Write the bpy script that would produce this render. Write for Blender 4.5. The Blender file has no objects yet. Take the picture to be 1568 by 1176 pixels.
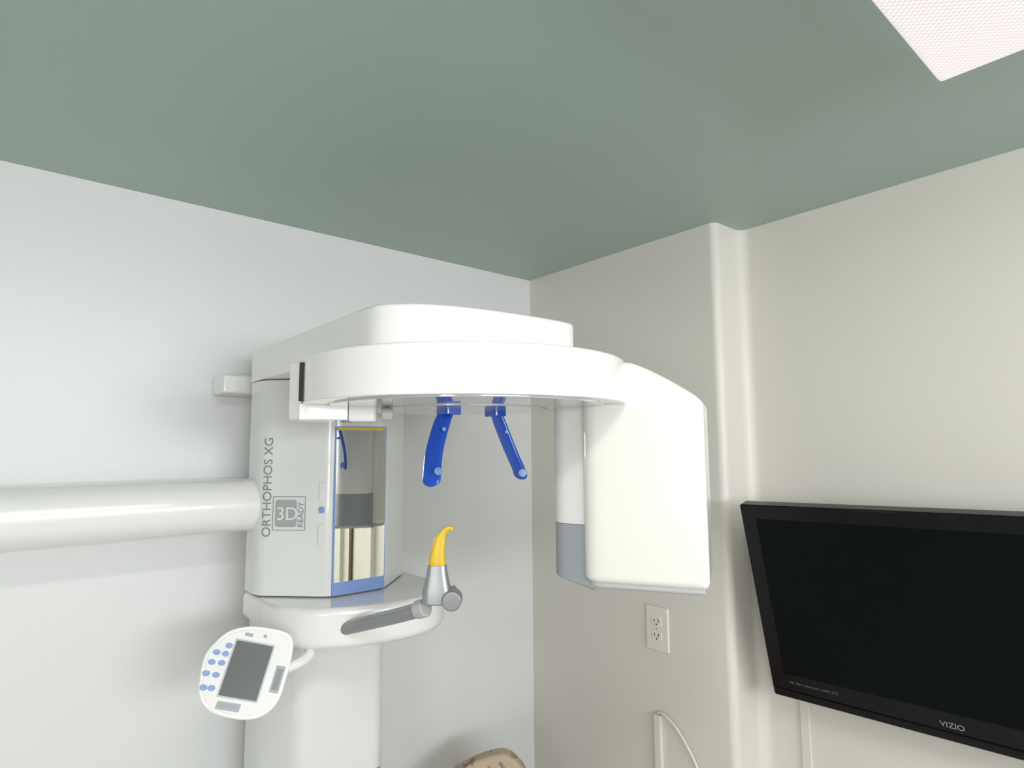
import bpy, bmesh, math
from mathutils import Vector, Matrix
Z0=1.8   # eye height of the photographer; heights below are relative to it
scene=bpy.context.scene
scene.view_settings.view_transform='Standard'
scene.view_settings.exposure=0.08

# ------------------------------------------------------------ materials
def mat(name,col,rough=0.5,metal=0.0,coat=0.0,bump=0.0,bscale=60,var=0.03,emis=None,estr=0,alpha=None,spec=0.5,trans=0):
    m=bpy.data.materials.new(name); m.use_nodes=True
    nt=m.node_tree; b=nt.nodes['Principled BSDF']
    tc=nt.nodes.new('ShaderNodeTexCoord')
    n=nt.nodes.new('ShaderNodeTexNoise'); n.inputs['Scale'].default_value=3.0; n.inputs['Detail'].default_value=4
    nt.links.new(tc.outputs['Object'],n.inputs['Vector'])
    r=nt.nodes.new('ShaderNodeValToRGB')
    r.color_ramp.elements[0].position=0.3; r.color_ramp.elements[1].position=0.7
    r.color_ramp.elements[0].color=[max(0,c*(1-var)) for c in col]+[1]
    r.color_ramp.elements[1].color=[min(1,c*(1+var)) for c in col]+[1]
    nt.links.new(n.outputs['Fac'],r.inputs['Fac']); nt.links.new(r.outputs['Color'],b.inputs['Base Color'])
    b.inputs['Roughness'].default_value=rough; b.inputs['Metallic'].default_value=metal
    b.inputs['Coat Weight'].default_value=coat; b.inputs['Coat Roughness'].default_value=0.04
    b.inputs['Specular IOR Level'].default_value=spec
    b.inputs['Transmission Weight'].default_value=trans
    if bump>0:
        n2=nt.nodes.new('ShaderNodeTexNoise'); n2.inputs['Scale'].default_value=bscale; n2.inputs['Detail'].default_value=3
        nt.links.new(tc.outputs['Object'],n2.inputs['Vector'])
        bp=nt.nodes.new('ShaderNodeBump'); bp.inputs['Strength'].default_value=bump; bp.inputs['Distance'].default_value=0.004
        nt.links.new(n2.outputs['Fac'],bp.inputs['Height']); nt.links.new(bp.outputs['Normal'],b.inputs['Normal'])
    return m
M_wallL=mat('paint_cool_white',(0.728,0.737,0.740),0.40,bump=0.08,bscale=45,var=0.008)
M_wallR=mat('paint_warm_white',(0.725,0.70,0.645),0.42,bump=0.08,bscale=45,var=0.008)
M_ceil=mat('paint_sage_green',(0.40,0.50,0.46),0.45,bump=0.05,bscale=60,var=0.015)
M_floor=mat('vinyl_floor',(0.58,0.56,0.53),0.4)
M_white=mat('gloss_white_enamel',(0.77,0.765,0.755),0.25,coat=1.0,var=0.004)
M_col=mat('column_enamel',(0.70,0.71,0.705),0.28,coat=0.6,var=0.004)
M_white2=mat('white_plastic',(0.72,0.72,0.71),0.35,var=0.005)
M_cream=mat('housing_enamel',(0.73,0.725,0.68),0.25,coat=0.8,var=0.004)
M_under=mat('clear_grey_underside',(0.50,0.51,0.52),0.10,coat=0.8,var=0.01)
M_grey=mat('grey_plastic',(0.30,0.32,0.35),0.4)
M_lgrey=mat('light_grey_plastic',(0.45,0.46,0.47),0.4)
M_dark=mat('dark_slot',(0.02,0.02,0.02),0.5)
M_blue=mat('blue_plastic',(0.008,0.075,0.50),0.15,coat=0.5)
M_bluel=mat('light_blue_plastic',(0.20,0.31,0.60),0.3)
M_bluecap=mat('translucent_blue_cap',(0.13,0.26,0.52),0.25)
M_yel=mat('yellow_plastic',(0.64,0.43,0.02),0.3)
M_silver=mat('silver_paint',(0.30,0.31,0.325),0.32,metal=0.5)
M_mirror=mat('mirror_glass',(0.89,0.90,0.85),0.01,metal=1.0,var=0.0)
M_text=mat('grey_print',(0.22,0.23,0.25),0.5)
M_label=mat('label_print',(0.36,0.37,0.375),0.5)
M_lcd=mat('lcd_dark',(0.075,0.085,0.085),0.3)
M_black=mat('gloss_black_bezel',(0.004,0.004,0.005),0.14,spec=0.3)
M_screen=mat('tv_screen',(0.0015,0.0035,0.004),0.25,spec=0.12)
M_tvtext=mat('tv_silver_print',(0.30,0.30,0.30),0.4)
M_tvtext2=mat('tv_dim_print',(0.14,0.14,0.14),0.4)
M_plate=mat('outlet_ivory',(0.78,0.76,0.70),0.35,var=0.005)
M_wood=mat('chair_wood',(0.16,0.08,0.04),0.4,var=0.2)
M_cord=mat('white_cord',(0.75,0.74,0.70),0.4)
M_trim=mat('trim_paint',(0.75,0.73,0.66),0.4)
M_brown=mat('brown_wood',(0.12,0.07,0.035),0.4,var=0.2)
M_pane=mat('warm_pane',(0.74,0.72,0.62),0.3)

# fabric for chair
M_fab=mat('tan_patterned_fabric',(0.45,0.34,0.22),0.85)
nt=M_fab.node_tree; b=nt.nodes['Principled BSDF']
v=nt.nodes.new('ShaderNodeTexNoise'); v.inputs['Scale'].default_value=38; v.inputs['Detail'].default_value=1.5; v.inputs['Distortion'].default_value=1.2
tc=nt.nodes.new('ShaderNodeTexCoord'); nt.links.new(tc.outputs['Object'],v.inputs['Vector'])
r=nt.nodes.new('ShaderNodeValToRGB'); r.color_ramp.elements[0].color=(0.26,0.17,0.12,1); r.color_ramp.elements[0].position=0.36
r.color_ramp.elements[1].color=(0.48,0.38,0.28,1); r.color_ramp.elements[1].position=0.42
nt.links.new(v.outputs['Fac'],r.inputs['Fac']); nt.links.new(r.outputs['Color'],b.inputs['Base Color'])

# prismatic diffuser
M_lens=bpy.data.materials.new('prismatic_diffuser'); M_lens.use_nodes=True
nt=M_lens.node_tree; b=nt.nodes['Principled BSDF']
tc=nt.nodes.new('ShaderNodeTexCoord'); mp=nt.nodes.new('ShaderNodeMapping'); mp.inputs['Rotation'].default_value=(0,0,math.radians(45))
ck=nt.nodes.new('ShaderNodeTexVoronoi'); ck.inputs['Scale'].default_value=150; ck.inputs['Randomness'].default_value=0.0
nt.links.new(tc.outputs['Object'],mp.inputs['Vector']); nt.links.new(mp.outputs['Vector'],ck.inputs['Vector'])
r=nt.nodes.new('ShaderNodeValToRGB'); r.color_ramp.elements[0].color=(1.0,0.95,0.95,1); r.color_ramp.elements[1].color=(0.60,0.54,0.55,1)
r.color_ramp.elements[0].position=0.1; r.color_ramp.elements[1].position=0.75
nt.links.new(ck.outputs['Distance'],r.inputs['Fac'])
b.inputs['Base Color'].default_value=(0.25,0.24,0.24,1); b.inputs['Roughness'].default_value=0.3
nt.links.new(r.outputs['Color'],b.inputs['Emission Color']); b.inputs['Emission Strength'].default_value=0.86

# ------------------------------------------------------------ helpers
def finish(bm,name,m,parent=None,smooth=40):
    bmesh.ops.remove_doubles(bm,verts=bm.verts,dist=1e-6)
    bmesh.ops.recalc_face_normals(bm,faces=bm.faces)
    for e in bm.edges:
        if len(e.link_faces)==2:
            e.smooth = e.calc_face_angle(0)<math.radians(smooth)
    for f in bm.faces: f.smooth=True
    xs=[v.co for v in bm.verts]
    mn=Vector([min(c[i] for c in xs) for i in range(3)]); mx=Vector([max(c[i] for c in xs) for i in range(3)])
    ctr=(mn+mx)/2
    for v in bm.verts: v.co-=ctr
    me=bpy.data.meshes.new(name); bm.to_mesh(me); bm.free()
    me.materials.append(m)
    o=bpy.data.objects.new(name,me); scene.collection.objects.link(o)
    wn=o.modifiers.new('weighted_normals','WEIGHTED_NORMAL'); wn.keep_sharp=True; wn.weight=90
    o.location=ctr+Vector((0,0,Z0))
    if parent: setp(o,parent)
    return o
def setp(o,p):
    o.parent=p; o.matrix_parent_inverse=Matrix.Translation(p.location).inverted()
def empty(name,loc):
    o=bpy.data.objects.new(name,None); scene.collection.objects.link(o); o.location=(loc[0],loc[1],loc[2]+Z0); o.empty_display_size=0.1
    return o
def area(p): return sum(p[i][0]*p[(i+1)%len(p)][1]-p[(i+1)%len(p)][0]*p[i][1] for i in range(len(p)))/2
def rpoly(pts,rads,seg=6,sub=0.02):
    out=[]; n=len(pts)
    if not isinstance(rads,(list,tuple)): rads=[rads]*n
    for i in range(n):
        p=Vector(pts[i]); a=Vector(pts[i-1]); c=Vector(pts[(i+1)%n]); r=rads[i]
        if r<=0: out.append(p); continue
        d1=(a-p); d2=(c-p)
        l=min(r,d1.length*0.49,d2.length*0.49)
        s=p+d1.normalized()*l; e=p+d2.normalized()*l
        for k in range(seg+1):
            t=k/seg; out.append(s*(1-t)**2+p*2*t*(1-t)+e*t*t)
    res=[]
    for i in range(len(out)):
        a=out[i]; c=out[(i+1)%len(out)]
        k=max(1,int((c-a).length/sub)) if sub else 1
        for j in range(k): res.append(a.lerp(c,j/k))
    return res
def catmull(pts,seg=6):
    out=[]; n=len(pts); P=[Vector(p) for p in pts]
    for i in range(n-1):
        p0=P[max(i-1,0)];p1=P[i];p2=P[i+1];p3=P[min(i+2,n-1)]
        for k in range(seg):
            t=k/seg
            out.append(0.5*((2*p1)+(-p0+p2)*t+(2*p0-5*p1+4*p2-p3)*t*t+(-p0+3*p1-3*p2+p3)*t**3))
    out.append(P[-1]); return out
def inset(o,d):
    n=len(o); res=[]
    for i in range(n):
        a=o[i-1];p=o[i];c=o[(i+1)%n]
        t1=(p-a).normalized(); t2=(c-p).normalized()
        n1=Vector((-t1.y,t1.x)); n2=Vector((-t2.y,t2.x)); nn=(n1+n2)
        if nn.length<1e-6: nn=n1
        nn.normalize(); k=1/max(0.5,nn.dot(n1))
        res.append(p+nn*d*k)
    return res
def prism_bm(bm,outline,zb,zt,bb=0.004,bt=0.004,seg=4,xf=None):
    o=[Vector(p[:2]) for p in outline]
    if area(o)<0: o=o[::-1]
    fb=zb if callable(zb) else (lambda p:zb); ft=zt if callable(zt) else (lambda p:zt)
    rings=[]
    for k in range(seg+1):
        a=math.pi/2*k/seg; q=inset(o,bb*(1-math.sin(a)))
        rings.append([(q[i].x,q[i].y,fb(o[i])+bb*(1-math.cos(a))) for i in range(len(o))])
    for k in range(seg,-1,-1):
        a=math.pi/2*k/seg; q=inset(o,bt*(1-math.sin(a)))
        rings.append([(q[i].x,q[i].y,ft(o[i])-bt*(1-math.cos(a))) for i in range(len(o))])
    vr=[[bm.verts.new(xf(Vector(c)) if xf else c) for c in r] for r in rings]
    n=len(o)
    for a,b_ in zip(vr[:-1],vr[1:]):
        for i in range(n): bm.faces.new((a[i],a[(i+1)%n],b_[(i+1)%n],b_[i]))
    bm.faces.new(vr[0][::-1]); bm.faces.new(vr[-1])
def prism(name,outline,zb,zt,m,parent=None,bb=0.004,bt=0.004,seg=4,xf=None,smooth=40):
    bm=bmesh.new(); prism_bm(bm,outline,zb,zt,bb,bt,seg,xf); return finish(bm,name,m,parent,smooth)
def rect(x0,x1,y0,y1): return [(x0,y0),(x1,y0),(x1,y1),(x0,y1)]
def boxes(name,lst,m,parent=None,bev=0.0):
    bm=bmesh.new()
    for (x0,x1,y0,y1,z0,z1) in lst:
        if bev>0: prism_bm(bm,rpoly(rect(x0,x1,y0,y1),bev,3,0),z0,z1,bev,bev,3)
        else:
            vs=[bm.verts.new((x,y,z)) for z in (z0,z1) for (x,y) in ((x0,y0),(x1,y0),(x1,y1),(x0,y1))]
            for f in ((3,2,1,0),(4,5,6,7),(0,1,5,4),(1,2,6,5),(2,3,7,6),(3,0,4,7)): bm.faces.new([vs[i] for i in f])
    return finish(bm,name,m,parent)
def loft(name,secs,m,parent=None,n=20,p=2.0,smooth=50):
    """secs: (center, u half-vector, v half-vector)"""
    bm=bmesh.new(); rs=[]
    for c,u,v_ in secs:
        c=Vector(c);u=Vector(u);v_=Vector(v_); ring=[]
        for k in range(n):
            a=2*math.pi*k/n; ca,sa=math.cos(a),math.sin(a)
            ring.append(bm.verts.new(c+u*math.copysign(abs(ca)**(2/p),ca)+v_*math.copysign(abs(sa)**(2/p),sa)))
        rs.append(ring)
    for a,b_ in zip(rs[:-1],rs[1:]):
        for i in range(n): bm.faces.new((a[i],a[(i+1)%n],b_[(i+1)%n],b_[i]))
    bm.faces.new(rs[0][::-1]); bm.faces.new(rs[-1])
    return finish(bm,name,m,parent,smooth)
def tube(name,pts,r,m,parent=None,n=16,seg=6,cap=True):
    P=catmull(pts,seg) if len(pts)>2 else [Vector(q) for q in pts]
    secs=[]
    ref=Vector((0,0,1)) 
    rr=(lambda i:r) if not isinstance(r,(list,tuple)) else (lambda i:r[0]+(r[1]-r[0])*i/(len(P)-1))
    for i,c in enumerate(P):
        t=(P[min(i+1,len(P)-1)]-P[max(i-1,0)]).normalized()
        rf=ref if abs(t.dot(ref))<0.95 else Vector((1,0,0))
        u=t.cross(rf).normalized(); w=u.cross(t).normalized()
        secs.append((c,u*rr(i),w*rr(i)))
    t0=(P[0]-P[1]).normalized(); t1=(P[-1]-P[-2]).normalized()
    if cap:
        c,u,w=secs[0]; b0=rr(0)*0.12; secs.insert(0,(c+t0*b0,u*0.86,w*0.86))
        c,u,w=secs[-1]; b1=rr(len(P)-1)*0.12; secs.append((c+t1*b1,u*0.86,w*0.86))
    return loft(name,secs,m,parent,n)
def text(name,body,size,origin,xa,ya,m,parent,ext=0.0002,align='LEFT'):
    cu=bpy.data.curves.new(name,'FONT'); cu.body=body; cu.size=size; cu.extrude=ext; cu.align_x=align
    cu.materials.append(m)
    o=bpy.data.objects.new(name,cu); scene.collection.objects.link(o)
    xa=Vector(xa).normalized(); ya=Vector(ya).normalized(); za=xa.cross(ya)
    mt=Matrix((xa,ya,za)).transposed().to_4x4(); mt.translation=Vector(origin)+Vector((0,0,Z0))
    o.parent=parent; o.matrix_parent_inverse=Matrix.Translation(parent.location).inverted(); o.matrix_basis=mt
    return o
def frame_xf(o,xa,ya,za):
    o=Vector(o);xa=Vector(xa);ya=Vector(ya);za=Vector(za)
    return lambda p:o+xa*p.x+ya*p.y+za*p.z

# ------------------------------------------------------------ room
H=0.62; YL=1.658; XR=1.481; XR2=1.61; XB=-2.0; YB=-2.2; FL=-Z0
boxes('wall_left',[(XB-0.1,XR+0.3,YL,YL+0.1,FL,H)],M_wallL)
boxes('ceiling',[(XB-0.1,XR2+0.2,YB-0.1,YL+0.1,H,H+0.1)],M_ceil)
boxes('floor',[(XB-0.1,XR2+0.2,YB-0.1,YL+0.1,FL-0.1,FL)],M_floor)
bm=bmesh.new(); e=0.885; r1=0.022; r2=0.03
prof=[(XR,YL)]
for k in range(9):
    a=math.pi/2*k/8; prof.append((XR+r1-r1*math.cos(a),e+r1-r1*math.sin(a)))
for k in range(9):
    a=math.pi/2*k/8; prof.append((XR2-r2+r2*math.sin(a),e-r2+r2*math.cos(a)))
prof.append((XR2,YB)); prof.append((XR2+0.12,YB)); prof.append((XR2+0.12,YL))
vb=[bm.verts.new((x,y,FL)) for x,y in prof]; vt=[bm.verts.new((x,y,H)) for x,y in prof]; n=len(prof)
for i in range(n): bm.faces.new((vb[i],vb[(i+1)%n],vt[(i+1)%n],vt[i]))
bm.faces.new(vb); bm.faces.new(vt[::-1])
finish(bm,'wall_right',M_wallR,None,30)
# back wall: unseen high window added for light; side wall: another added for light
wx0,wx1,wz0,wz1=-0.95,1.27,-0.12,0.38
boxes('wall_back',[(XB-0.1,wx0,YB-0.1,YB,FL,H),(wx1,XR2+0.12,YB-0.1,YB,FL,H),(wx0,wx1,YB-0.1,YB,FL,wz0),(wx0,wx1,YB-0.1,YB,wz1,H)],M_wallR)
sy0,sy1,sz0,sz1=-1.75,-0.85,-0.55,0.30
boxes('wall_side',[(XB-0.1,XB,YB,sy0,FL,H),(XB-0.1,XB,sy1,YL,FL,H),(XB-0.1,XB,sy0,sy1,FL,sz0),(XB-0.1,XB,sy0,sy1,sz1,H)],M_wallR)
t=0.04
boxes('added_window_back',[(wx0,wx1,YB-0.08,YB+0.01,wz0,wz0+t),(wx0,wx1,YB-0.08,YB+0.01,wz1-t,wz1),(wx0,wx0+t,YB-0.08,YB+0.01,wz0+t,wz1-t),(wx1-t,wx1,YB-0.08,YB+0.01,wz0+t,wz1-t),(0.93,0.99,YB-0.08,YB,wz0+t,wz1-t),(-0.05,-0.02,YB-0.08,YB,wz0+t,wz1-t)],M_trim)
cy=(sy0+sy1)/2; cx=(wx0+wx1)/2
boxes('added_window_side',[(XB-0.08,XB+0.01,sy0,sy1,sz0,sz0+t),(XB-0.08,XB+0.01,sy0,sy1,sz1-t,sz1),(XB-0.08,XB+0.01,sy0,sy0+t,sz0+t,sz1-t),(XB-0.08,XB+0.01,sy1-t,sy1,sz0+t,sz1-t),(XB-0.08,XB,cy-0.02,cy+0.02,sz0+t,sz1-t),(XB-0.08,XB,sy0+t,sy1-t,-0.12,-0.09)],M_trim)
boxes('baseboard_left',[(XB,XR,YL-0.012,YL,FL,FL+0.09)],M_trim,bev=0.003)

# framed interior window on the right wall (seen in the column mirror)
w3=empty('window_3',(XR2,-0.72,-0.8))
boxes('frame',[(XR2-0.03,XR2,-1.15,-0.50,-0.43,-0.39),(XR2-0.03,XR2,-1.15,-1.10,-1.3,-0.43),(XR2-0.03,XR2,-0.55,-0.50,-1.3,-0.43),(XR2-0.03,XR2,-0.92,-0.89,-1.3,-0.43)],M_trim,w3)
boxes('pane',[(XR2-0.008,XR2-0.002,-1.10,-0.55,-1.3,-0.43)],M_pane,w3)
boxes('sash',[(XR2-0.02,XR2-0.008,-0.79,-0.76,-1.3,-0.43),(XR2-0.02,XR2-0.008,-0.76,-0.62,-0.83,-0.80)],M_brown,w3)

# ------------------------------------------------------------ ceiling light fixture
lf=empty('ceiling_light_fixture',(0.47,-0.05,H))
prism('housing',rpoly(rect(-0.13,1.065,-0.35,0.24),0.006,3,0),0.606,H-0.0005,M_white2,lf,0.0,0.0)
prism('diffuser_lens',rpoly(rect(-0.143,1.078,-0.363,0.253),0.008,3,0),0.553,0.607,M_lens,lf,0.010,0.002)

# ------------------------------------------------------------ panoramic x-ray machine
X=empty('panoramic_xray_machine',(0.636,1.4,FL))
C0=0.636
def sym(pts): return pts+[(2*C0-x,y) for x,y in pts[::-1]]
colo=rpoly(sym([(0.449,1.50),(0.449,1.44),(0.456,1.415),(0.572,1.300)]),[0.008,0.012,0.014,0.022,0.022,0.014,0.012,0.008],6,0.02)
prism('column_body',colo,-0.322,0.157,M_col,X,0.003,0.003)
spine=rpoly(rect(0.51,0.76,1.49,YL-0.002),0.01,3,0)
prism('wall_spine',spine,FL,0.20,M_white2,X)
low=rpoly([(0.48,1.56),(0.48,1.48),(0.536,1.362),(0.735,1.362),(0.79,1.48),(0.79,1.56)],[0.01,0.03,0.03,0.03,0.03,0.01],6,0)
prism('lower_column',low,FL+0.03,-0.36,M_col,X,0.003,0.003)
prism('base_plate',rpoly(rect(0.42,0.85,1.25,1.6),0.05,6,0),FL,FL+0.035,M_white2,X)
boxes('lower_column_label',[(0.700,0.73,1.3605,1.364,-0.80,-0.745)],M_bluel,X)
tray=[Vector(p) for p in [(0.449,1.50),(0.449,1.40)]]+catmull([(0.449,1.37),(0.462,1.30),(0.50,1.24),(0.55,1.205),(0.62,1.180),(0.70,1.170),(0.77,1.185),(0.825,1.235),(0.85,1.30),(0.848,1.38)],5)+[Vector((0.84,1.5))]
prism('chin_rest_carriage',tray,lambda p:-0.388-0.020*min(1,max(0,(1.45-p.y)/0.2)),-0.324,M_white,X,0.020,0.014,6)
# mirror (flat)
boxes('mirror_frame',[(0.573,0.699,1.2965,1.3020,-0.320,0.050)],M_bluel,X)
boxes('mirror_glass',[(0.5755,0.6965,1.2953,1.2966,-0.292,0.040)],M_mirror,X)
boxes('warning_strip',[(0.577,0.695,1.2955,1.2966,0.0415,0.048)],M_yel,X)
fx=Vector((0.116,-0.115,0)).normalized(); fz=fx.cross(Vector((0,0,1)))
fo=Vector((0.456,1.415,0))
pL=fo+fx*0.021+fz*0.0008
text('lettering','ORTHOPHOS XG',0.0283,(pL.x,pL.y,-0.195),(0,0,1),-fx,M_text,X)
bx=fx; bn=fz
def facet_rect(name,c,w,h,z,m,dep=0.0006,rad=0.001,off=0.0):
    o=Vector((c.x,c.y,z))+bn*off
    return prism(name,rpoly(rect(-w/2,w/2,-h/2,h/2),rad,3,0),0,dep,m,X,0.0,0.0,1,frame_xf(o,bx,(0,0,1),bn))
bc=fo+fx*0.063; zb_=-0.1426
w_=0.0013
for nm,(dx,dz,w,h) in {'badge_edge_top':(0,0.0365,0.0745,w_),'badge_edge_bottom':(0,-0.0365,0.0745,w_),'badge_edge_side':(-0.037,0,w_,0.073),'badge_edge_end':(0.037,0,w_,0.073)}.items():
    facet_rect(nm,bc+bx*dx,w,h,zb_+dz,M_text,0.0008,0.0004,0.0)
facet_rect('badge_panel',bc-bx*0.007,0.050,0.060,zb_,M_label,0.0006,0.008,0.0)
tp=bc-bx*0.029+bn*0.001
text('badge_numeral','3D',0.040,(tp.x,tp.y,zb_-0.014),bx,(0,0,1),M_white2,X)
tp=bc+bx*0.033+bn*0.001
text('badge_word','READY',0.0180,(tp.x,tp.y,zb_-0.031),(0,0,1),-bx,M_text,X)
for nm,z0,z1,m in (('slot_upper',-0.115,-0.075,M_white2),('slot_lower',-0.215,-0.165,M_white2),('blue_button',-0.142,-0.128,M_bluel)):
    o=Vector((0.5540,1.3179,0))
    prism(nm,rpoly(rect(-0.006,0.006,z0,z1),0.004,4,0),0,0.0035,m,X,0.0004,0.001,3,frame_xf(o,fx,(0,0,1),fz))
# upper carrying arm
front=catmull([(0.449,0.93),(0.455,0.885),(0.486,0.847),(0.52,0.826),(0.563,0.81),(0.63,0.797),(0.71,0.79),(0.785,0.789),(0.822,0.797),(0.838,0.83),(0.840,0.9)],5)
armo=[Vector((0.449,1.50)),Vector((0.449,1.2))]+front+[Vector((0.83,1.2)),Vector((0.823,1.5))]
prism('upper_arm',armo,0.158,0.234,M_white,X,0.003,0.007,4)
prism('arm_column_cap',rpoly(rect(0.5,0.77,1.46,1.60),0.01,3,0),0.15,0.21,M_white2,X)
# rotor
CX,CY=0.65,0.90
def rot_r(a): return 0.262+0.024*math.cos(a-math.radians(-31))**2
ro=[(CX+rot_r(2*math.pi*k/96)*math.cos(2*math.pi*k/96),CY+rot_r(2*math.pi*k/96)*math.sin(2*math.pi*k/96)) for k in range(96)]
prism('rotor_ring',ro,0.075,0.151,M_white,X,0.002,0.006,4)
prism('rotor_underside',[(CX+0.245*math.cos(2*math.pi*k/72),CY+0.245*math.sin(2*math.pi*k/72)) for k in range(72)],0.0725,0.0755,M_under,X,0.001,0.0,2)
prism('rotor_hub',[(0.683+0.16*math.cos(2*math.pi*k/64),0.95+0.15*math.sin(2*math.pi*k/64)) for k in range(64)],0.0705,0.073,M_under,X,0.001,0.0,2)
# sensor end
prism('sensor_end_plate',rpoly([(0.383,1.013),(0.374,1.044),(0.42,1.09),(0.47,1.04)],[0.003,0.006,0.01,0.01],4,0),0.049,0.149,M_white,X,0.003,0.004,3)
prism('sensor_slot',rpoly([(0.3822,1.006),(0.3805,1.014),(0.40,1.03),(0.41,1.0)],0,3,0),0.080,0.146,M_dark,X,0.001,0.001,2)
prism('sensor_head',rpoly([(0.380,1.012),(0.455,0.982),(0.50,1.06),(0.42,1.09)],[0.004,0.003,0.01,0.01],4,0),0.048,0.077,M_white,X,0.003,0.002,3)
prism('sensor_mask',rpoly([(0.457,0.984),(0.500,0.964),(0.53,1.02),(0.49,1.05)],[0.002,0.010,0.01,0.005],4,0),0.046,0.074,M_white2,X,0.004,0.002,3)
tube('sensor_knob',[(0.515,0.972,0.060),(0.530,0.964,0.060)],0.012,M_lgrey,X)
# tube housing
P0=Vector((0.789,0.756)); A=Vector((0.5007,-0.8657)); B=Vector((0.8657,0.5007))
ho=rpoly([(0,0),(0.214,0),(0.214,0.18),(0,0.18)],[0.034,0.014,0.04,0.03],8,0.015)
def htop(p):
    t_=max(0,min(1,(p.x-0.088)/0.126)); return 0.149-0.072*t_**1.25
xfh=lambda p:Vector((P0.x+A.x*p.x+B.x*p.y,P0.y+A.y*p.x+B.y*p.y,p.z))
prism('tube_housing',ho,-0.236,htop,M_cream,X,0.014,0.008,5,xfh)
prism('tube_housing_base',[Vector(q) for q in inset([Vector(p) for p in ho],0.008)],-0.2445,-0.232,M_lgrey,X,0.006,0.0,3,xfh)
co=rpoly([(-0.062,0.035),(0.02,0.012),(0.02,0.14),(-0.062,0.13)],[0.03,0.0,0.0,0.03],6,0)
prism('collimator_upper',co,-0.138,0.08,M_white2,X,0.001,0.001,2,xfh)
prism('collimator_lower',co,lambda p:-0.233-0.2*max(-0.06,min(0.02,p.x))-0.012,-0.1385,M_grey,X,0.003,0.001,3,xfh)

# temple supports
def blade(name,cs,hw,th):
    hw=Vector(hw); th=Vector(th); secs=[]
    P=catmull(cs,5); n=len(P)
    for i,c in enumerate(P):
        s=i/(n-1); k=1.0 if s<0.85 else max(0.25,1-((s-0.85)/0.15)**2*0.75)
        k*=0.85+0.15*min(1,s*4)
        secs.append((c,hw*k,th*(1 if k>0.5 else 0.7)))
    return loft(name,secs,M_blue,X,20,3.2)
blade('temple_support_patient_left',[(0.628,0.932,0.071),(0.612,0.928,0.045),(0.590,0.918,-0.005),(0.577,0.905,-0.045),(0.572,0.899,-0.066)],(-0.0092,0.0135,0),(0.0050,0.0033,0.001))
blade('temple_support_patient_right',[(0.738,0.930,0.071),(0.748,0.928,0.045),(0.765,0.918,-0.005),(0.775,0.905,-0.042),(0.777,0.899,-0.062)],(-0.004,0.014,0),(0.0050,0.001,-0.001))
def disc(name,c,nrm,r,th,m):
    nrm=Vector(nrm).normalized(); c=Vector(c)
    tube(name,[c-nrm*th/2,c+nrm*th/2],r,m,X,20)
vn=Vector((-0.57,-0.80,0.05)).normalized()
disc('pad_left',(0.5825,0.894,-0.040),vn,0.0070,0.012,M_bluecap)
disc('pad_right',(0.7755,0.895,-0.049),vn,0.0082,0.012,M_bluecap)
disc('screw_left',(0.606,0.912,0.033),vn,0.0035,0.010,M_bluel)
disc('screw_right',(0.750,0.911,0.030),vn,0.0035,0.010,M_bluel)
prism('temple_pivot_left',rpoly(rect(0.612,0.645,0.912,0.95),0.006,4,0),0.060,0.0705,M_blue,X,0.002,0.0)
prism('temple_pivot_right',rpoly(rect(0.724,0.752,0.912,0.95),0.006,4,0),0.060,0.0705,M_blue,X,0.002,0.0)
# chin rest
rd=Vector((0.766,-0.643,0)); fd=Vector((0.643,0.766,0))
tube('chin_arm',[(0.556,1.245,-0.378),(0.575,1.165,-0.352),(0.597,1.06,-0.318),(0.612,0.985,-0.292)],0.0138,M_silver,X,20)
tube('chin_arm_collar',[(0.608,0.998,-0.296),(0.613,0.980,-0.290)],0.0165,M_lgrey,X,20)
base=Vector((0.620,0.953,0))
loft('chin_clamp',[(base+Vector((0,0,-0.279)),rd*0.020,fd*0.014),(base+Vector((0,0,-0.276)),rd*0.026,fd*0.019),(base+Vector((0,0,-0.255)),rd*0.0255,fd*0.018),(base+Vector((0,0,-0.225)),rd*0.0185,fd*0.014),(base+Vector((0,0,-0.211)),rd*0.0165,fd*0.012)],M_silver,X,24,4)
kb=base+rd*0.026+Vector((0,0,-0.268))
tube('chin_knob',[kb-rd*0.012-fd*0.004,kb+rd*0.006],[0.018,0.021],M_silver,X,24)
disc('chin_knob_cap',kb-fd*0.006+rd*0.002+Vector((0,0,-0.002)),-fd,0.0175,0.03,M_silver)
secs=[]
for dr,z,hw,th in [(0,-0.214,0.0150,0.009),(0,-0.200,0.0145,0.009),(0.001,-0.187,0.0128,0.008),(0.003,-0.175,0.0115,0.007),(0.005,-0.164,0.0100,0.006),(0.009,-0.155,0.008,0.005)]:
    secs.append((base+rd*dr+Vector((0,0,z)),rd*hw,fd*th))
secs+= [(base+rd*0.015+Vector((0,0,-0.1485)),(rd*0.5+Vector((0,0,-0.86)))*0.006,fd*0.005),(base+rd*0.022+Vector((0,0,-0.1455)),Vector((0,0,-0.0042)),fd*0.005),(base+rd*0.028+Vector((0,0,-0.147)),Vector((0,0,-0.0042)),fd*0.005),(base+rd*0.030+Vector((0,0,-0.148)),Vector((0,0,-0.002)),fd*0.003)]
loft('bite_block',secs,M_yel,X,20,3)
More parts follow.
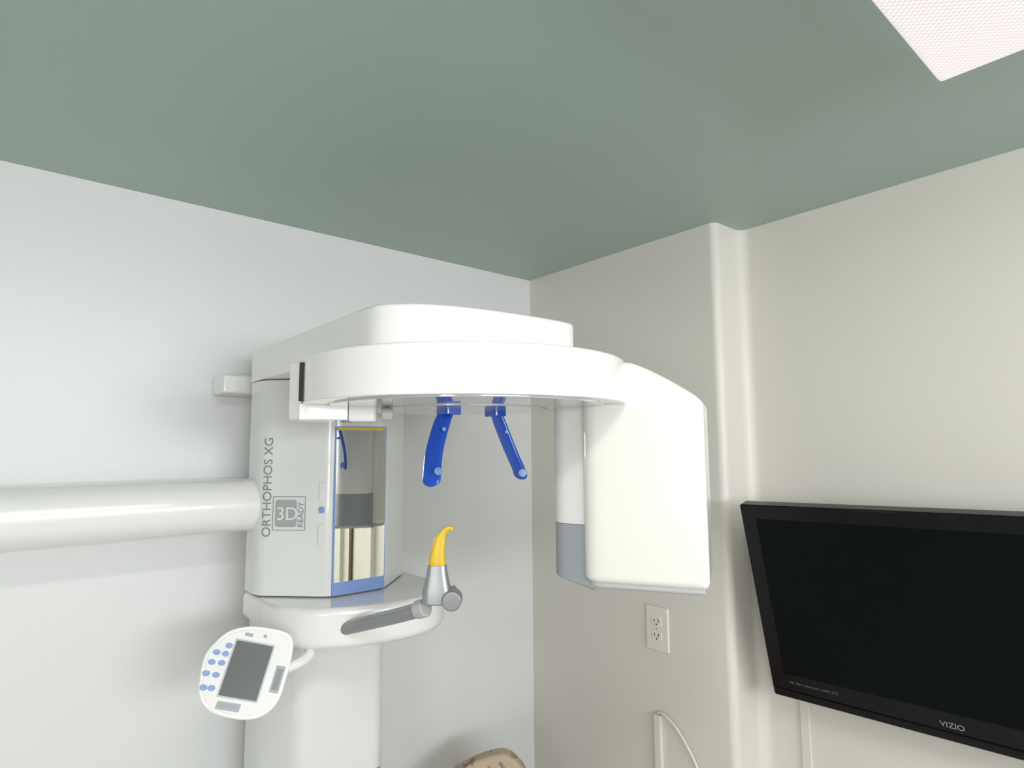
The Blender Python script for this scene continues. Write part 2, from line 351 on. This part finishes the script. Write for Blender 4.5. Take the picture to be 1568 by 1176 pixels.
# cephalometric arm (horizontal tube)
tube('ceph_arm',[(-1.35,1.482,-0.127),(-1.33,1.482,-0.127),(-0.5,1.482,-0.127),(0.40,1.482,-0.127),(0.415,1.482,-0.127)],0.060,M_white,X,96,2)
tube('ceph_arm_collar',[(0.410,1.482,-0.127),(0.452,1.482,-0.127)],0.028,M_col,X,48,1)
boxes('wall_bracket',[(0.402,0.50,1.560,YL-0.001,0.135,0.181)],M_white,X,bev=0.006)
boxes('ceph_arm_bracket',[(-1.30,-1.20,1.50,YL-0.001,-0.17,-0.085)],M_white,X,bev=0.006)

# control panel
pc=Vector((0.386,1.25,-0.42)); N=Vector((-0.28,-0.90,0.33)).normalized()
r0=Vector((0,0,1)).cross(N).normalized(); u0=N.cross(r0).normalized()
ang=math.radians(-17)
er=(r0*math.cos(ang)+u0*math.sin(ang)); eu=(u0*math.cos(ang)-r0*math.sin(ang))
K=0.00124
pts=[(-59,-34),(-66,0),(-64,20),(-47,48),(-22,61),(5,65),(38,64),(52,55),(58,36),(60,0),(58,-33),(44,-54),(19,-64),(-22,-63),(-46,-52)]
po=catmull(pts+[pts[0]],4)[:-1]; po=[Vector((p.x*K,p.y*K)) for p in po]
xfp=frame_xf(pc,er,eu,N)
prism('control_panel_shell',po,-0.024,0,M_white,X,0.010,0.003,5,xfp)
prism('control_panel_face',inset(po if area(po)>0 else po[::-1],0.007),0,0.0015,M_white2,X,0.0,0.001,2,xfp)
def prect(name,cx_,cy_,w,h,m,dep=0.001,rad=0.002,z=0.0014):
    return prism(name,rpoly(rect((cx_-w/2)*K,(cx_+w/2)*K,(cy_-h/2)*K,(cy_+h/2)*K),rad,4,0),z,z+dep,m,X,0.0,0.0,1,xfp)
prect('lcd_frame',-1,1,60,82,M_lgrey,0.0006)
prect('lcd_screen',-1,1,55,77,M_lcd,0.0014)
prect('type_label',47,-4,14,38,M_label,0.0005,0.001)
prect('type_label_print',47,-4,9,30,M_text,0.0008,0.001)
prect('lower_label',-10,-50,34,11,M_label,0.0005,0.001)
prect('lower_label_print',-10,-50,27,5,M_grey,0.0008,0.001)
prect('upper_label',-14,50,12,5,M_grey,0.0006,0.001)
prect('upper_icon',10,52,5,5,M_grey,0.0006,0.001)
for i,(bx_,by_) in enumerate([(-37,30),(-38,18),(-51,18),(-39,5),(-53,4),(-41,-12),(-55,-12),(-41,-30),(-52,-31)]):
    prism('key_%d'%(i+1),[(K*(bx_+5.3*math.cos(2*math.pi*k/20)),K*(by_+4*math.sin(2*math.pi*k/20))) for k in range(20)],0.0014,0.003,M_bluel,X,0.0,0.0006,2,xfp)
q=pc+er*(55*K)+eu*(12*K)-N*0.012
tube('panel_arm',[q,q+Vector((0.05,0.01,0.012)),(0.53,1.30,-0.395),(0.58,1.36,-0.39)],[0.009,0.016],M_white,X,16)

# ------------------------------------------------------------ television
T=empty('television',(1.5,0.4,-0.4))
W=0.79; HH=0.481
w=Vector((0.05,-1,0.022)).normalized(); h=Vector((-0.241,0,0.971)); h=(h-w*h.dot(w)).normalized()
n_=w.cross(h); 
if n_.x>0: n_=-n_
o=Vector((1.50,0.79,-0.608))
xft=lambda p:o+w*p.x+h*p.y+n_*p.z
prism('bezel',rpoly(rect(0,W,0,HH),0.006,4,0),-0.035,0,M_black,T,0.006,0.004,4,xft)
prism('back_shell',rpoly(rect(0.06,W-0.06,0.05,HH-0.06),0.04,4,0),-0.075,-0.033,M_black,T,0.02,0.0,4,xft)
prism('screen',rpoly(rect(0.036,W-0.036,0.062,HH-0.034),0.002,3,0),0,0.0006,M_screen,T,0,0.0,1,xft)
prism('lower_trim',rpoly(rect(0.004,W-0.004,0.002,0.02),0.004,3,0),0,0.004,M_black,T,0.0,0.003,3,xft)
oo=xft(Vector((0.348,0.030,0.001)))
text('tv_logo','VIZIO',0.0165,oo,w,h,M_tvtext,T,align='LEFT')
oo=xft(Vector((0.045,0.040,0.001)))
text('tv_feature_marks','HD  SRS TruSurround  HDMI  DTS',0.0075,oo,w,h,M_tvtext2,T)
boxes('wall_mount',[(1.50,XR2-0.001,0.33,0.47,-0.45,-0.30)],M_dark,T,bev=0.004)

# ------------------------------------------------------------ outlet
O=empty('electrical_outlet',(XR,1.119,-0.52))
xo=frame_xf((XR,1.119,-0.520),(0,-1,0),(0,0,1),(-1,0,0))
prism('cover_plate',rpoly(rect(-0.038,0.038,-0.061,0.061),0.004,4,0),0,0.006,M_plate,O,0,0.003,4,xo)
for s,zc in (('upper',0.02),('lower',-0.02)):
    prism('receptacle_'+s,rpoly(rect(-0.017,0.017,zc-0.014,zc+0.014),0.010,5,0),0.006,0.008,M_plate,O,0,0.001,3,xo)
    for k,xx in enumerate((-0.007,0.007)):
        prism('slot_%s_%d'%(s,k+1),rect(xx-0.0012,xx+0.0012,zc-0.001,zc+0.008),0.0079,0.0084,M_dark,O,0,0,1,xo)
    prism('ground_'+s,[(0.0025*math.cos(k*math.pi/6),zc-0.007+0.0025*math.sin(k*math.pi/6)) for k in range(12)],0.0079,0.0084,M_dark,O,0,0,1,xo)
prism('centre_screw',[(0.003*math.cos(k*math.pi/6),0.003*math.sin(k*math.pi/6)) for k in range(12)],0.006,0.007,M_lgrey,O,0,0,1,xo)

# raceways and cable
boxes('cable_raceway',[(XR-0.014,XR,1.112,1.134,FL,-0.755)],M_cord,bev=0.002)
boxes('recess_raceway',[(XR2-0.008,XR2,0.755,0.778,FL,-0.50)],M_wallR,bev=0.002)  # second cable raceway, on the recess wall below the television
tube('power_cable',[(XR-0.007,1.124,-0.751),(XR-0.008,1.113,-0.747),(XR-0.010,1.098,-0.748),(XR-0.012,1.065,-0.764),(XR-0.012,1.030,-0.800),(XR-0.012,0.990,-0.862),(XR-0.012,0.965,-0.95),(XR-0.012,0.95,-1.15),(XR-0.012,0.945,FL+0.006)],0.0035,M_cord)

# ------------------------------------------------------------ chair
Ch=empty('upholstered_chair',(1.10,1.28,FL))
cf=Vector((-0.643,-0.766,0)); cr=Vector((0.766,-0.643,0)); cb=Vector((1.075,1.375,0))
prf=catmull([(-0.20,-1.14),(-0.205,-1.06),(-0.19,-0.97),(-0.145,-0.900),(-0.07,-0.848),(0.005,-0.822),(0.045,-0.823),(0.082,-0.855),(0.125,-0.93),(0.155,-1.02),(0.16,-1.14)],5)
prism('backrest',prf,-0.025,0.025,M_fab,Ch,0.012,0.012,5,lambda p:cb+cr*p.x+Vector((0,0,p.y))+cf*p.z)
prism('seat_cushion',rpoly(rect(-0.22,0.20,0.02,0.44),0.05,6,0),-1.38,-1.30,M_fab,Ch,0.02,0.03,5,lambda p:cb+cr*p.x+cf*p.y+Vector((0,0,p.z)))
for i,(sx,sy,zt) in enumerate([(-0.19,0.41,-1.36),(0.17,0.41,-1.36),(-0.17,0.0,-1.10),(0.13,0.0,-1.10)]):
    b0=cb+cr*sx+cf*sy
    loft('leg_%d'%(i+1),[(b0+Vector((0,0,FL)),cr*0.013,cf*0.013),(b0+Vector((0,0,zt)),cr*0.019,cf*0.019)],M_wood,Ch,16,6)

# ------------------------------------------------------------ lights
def area_light(name,loc,rot,sx,sy,power,col):
    l=bpy.data.lights.new(name,'AREA'); l.shape='RECTANGLE'; l.size=sx; l.size_y=sy; l.energy=power; l.color=col
    ob=bpy.data.objects.new(name,l); scene.collection.objects.link(ob); ob.location=(loc[0],loc[1],loc[2]+Z0); ob.rotation_euler=rot
    return ob
area_light('added_back_light',(cx,YB-0.12,(wz0+wz1)/2),(math.radians(90),0,0),wx1-wx0-0.08,wz1-wz0-0.08,64,(0.97,0.985,1.0))  # light of the added back window, for the left wall and gloss streaks
area_light('added_side_light',(XB-0.12,cy,(sz0+sz1)/2),(math.radians(90),0,math.radians(-90)),sy1-sy0-0.08,sz1-sz0-0.08,25,(1.0,0.98,0.94))  # added side light, brightens the tube housing and column from out of view
# lamps of the ceiling fixture (at the lens)
area_light('fixture_lamp',(0.12,0.0,0.550),(0,0,0),0.44,0.12,7.5,(1.0,0.98,0.95))
area_light('fixture_lamp_short',(0.50,-0.10,0.550),(0,0,0),0.20,0.10,2.0,(1.0,0.98,0.95))
wd=bpy.data.worlds.new('world'); scene.world=wd; wd.use_nodes=True
wd.node_tree.nodes['Background'].inputs['Color'].default_value=(0.75,0.85,1.0,1); wd.node_tree.nodes['Background'].inputs['Strength'].default_value=1.0

# ------------------------------------------------------------ camera
cam=bpy.data.cameras.new('camera'); co_=bpy.data.objects.new('camera',cam); scene.collection.objects.link(co_)
cam.sensor_width=36; cam.lens=930/1568*36; cam.clip_start=0.02
th=math.radians(5.96)
F0=Vector((math.cos(math.radians(50)),math.sin(math.radians(50)),0)); R0=Vector((math.sin(math.radians(50)),-math.cos(math.radians(50)),0))
fw=F0*math.cos(th)+Vector((0,0,1))*math.sin(th); up=R0.cross(fw)
ro_=0.0066
rr_=(R0-up*ro_).normalized(); uu=(up+R0*ro_).normalized()
mt=Matrix((rr_,uu,-fw)).transposed().to_4x4(); mt.translation=(0,0,Z0)
co_.matrix_world=mt
scene.camera=co_
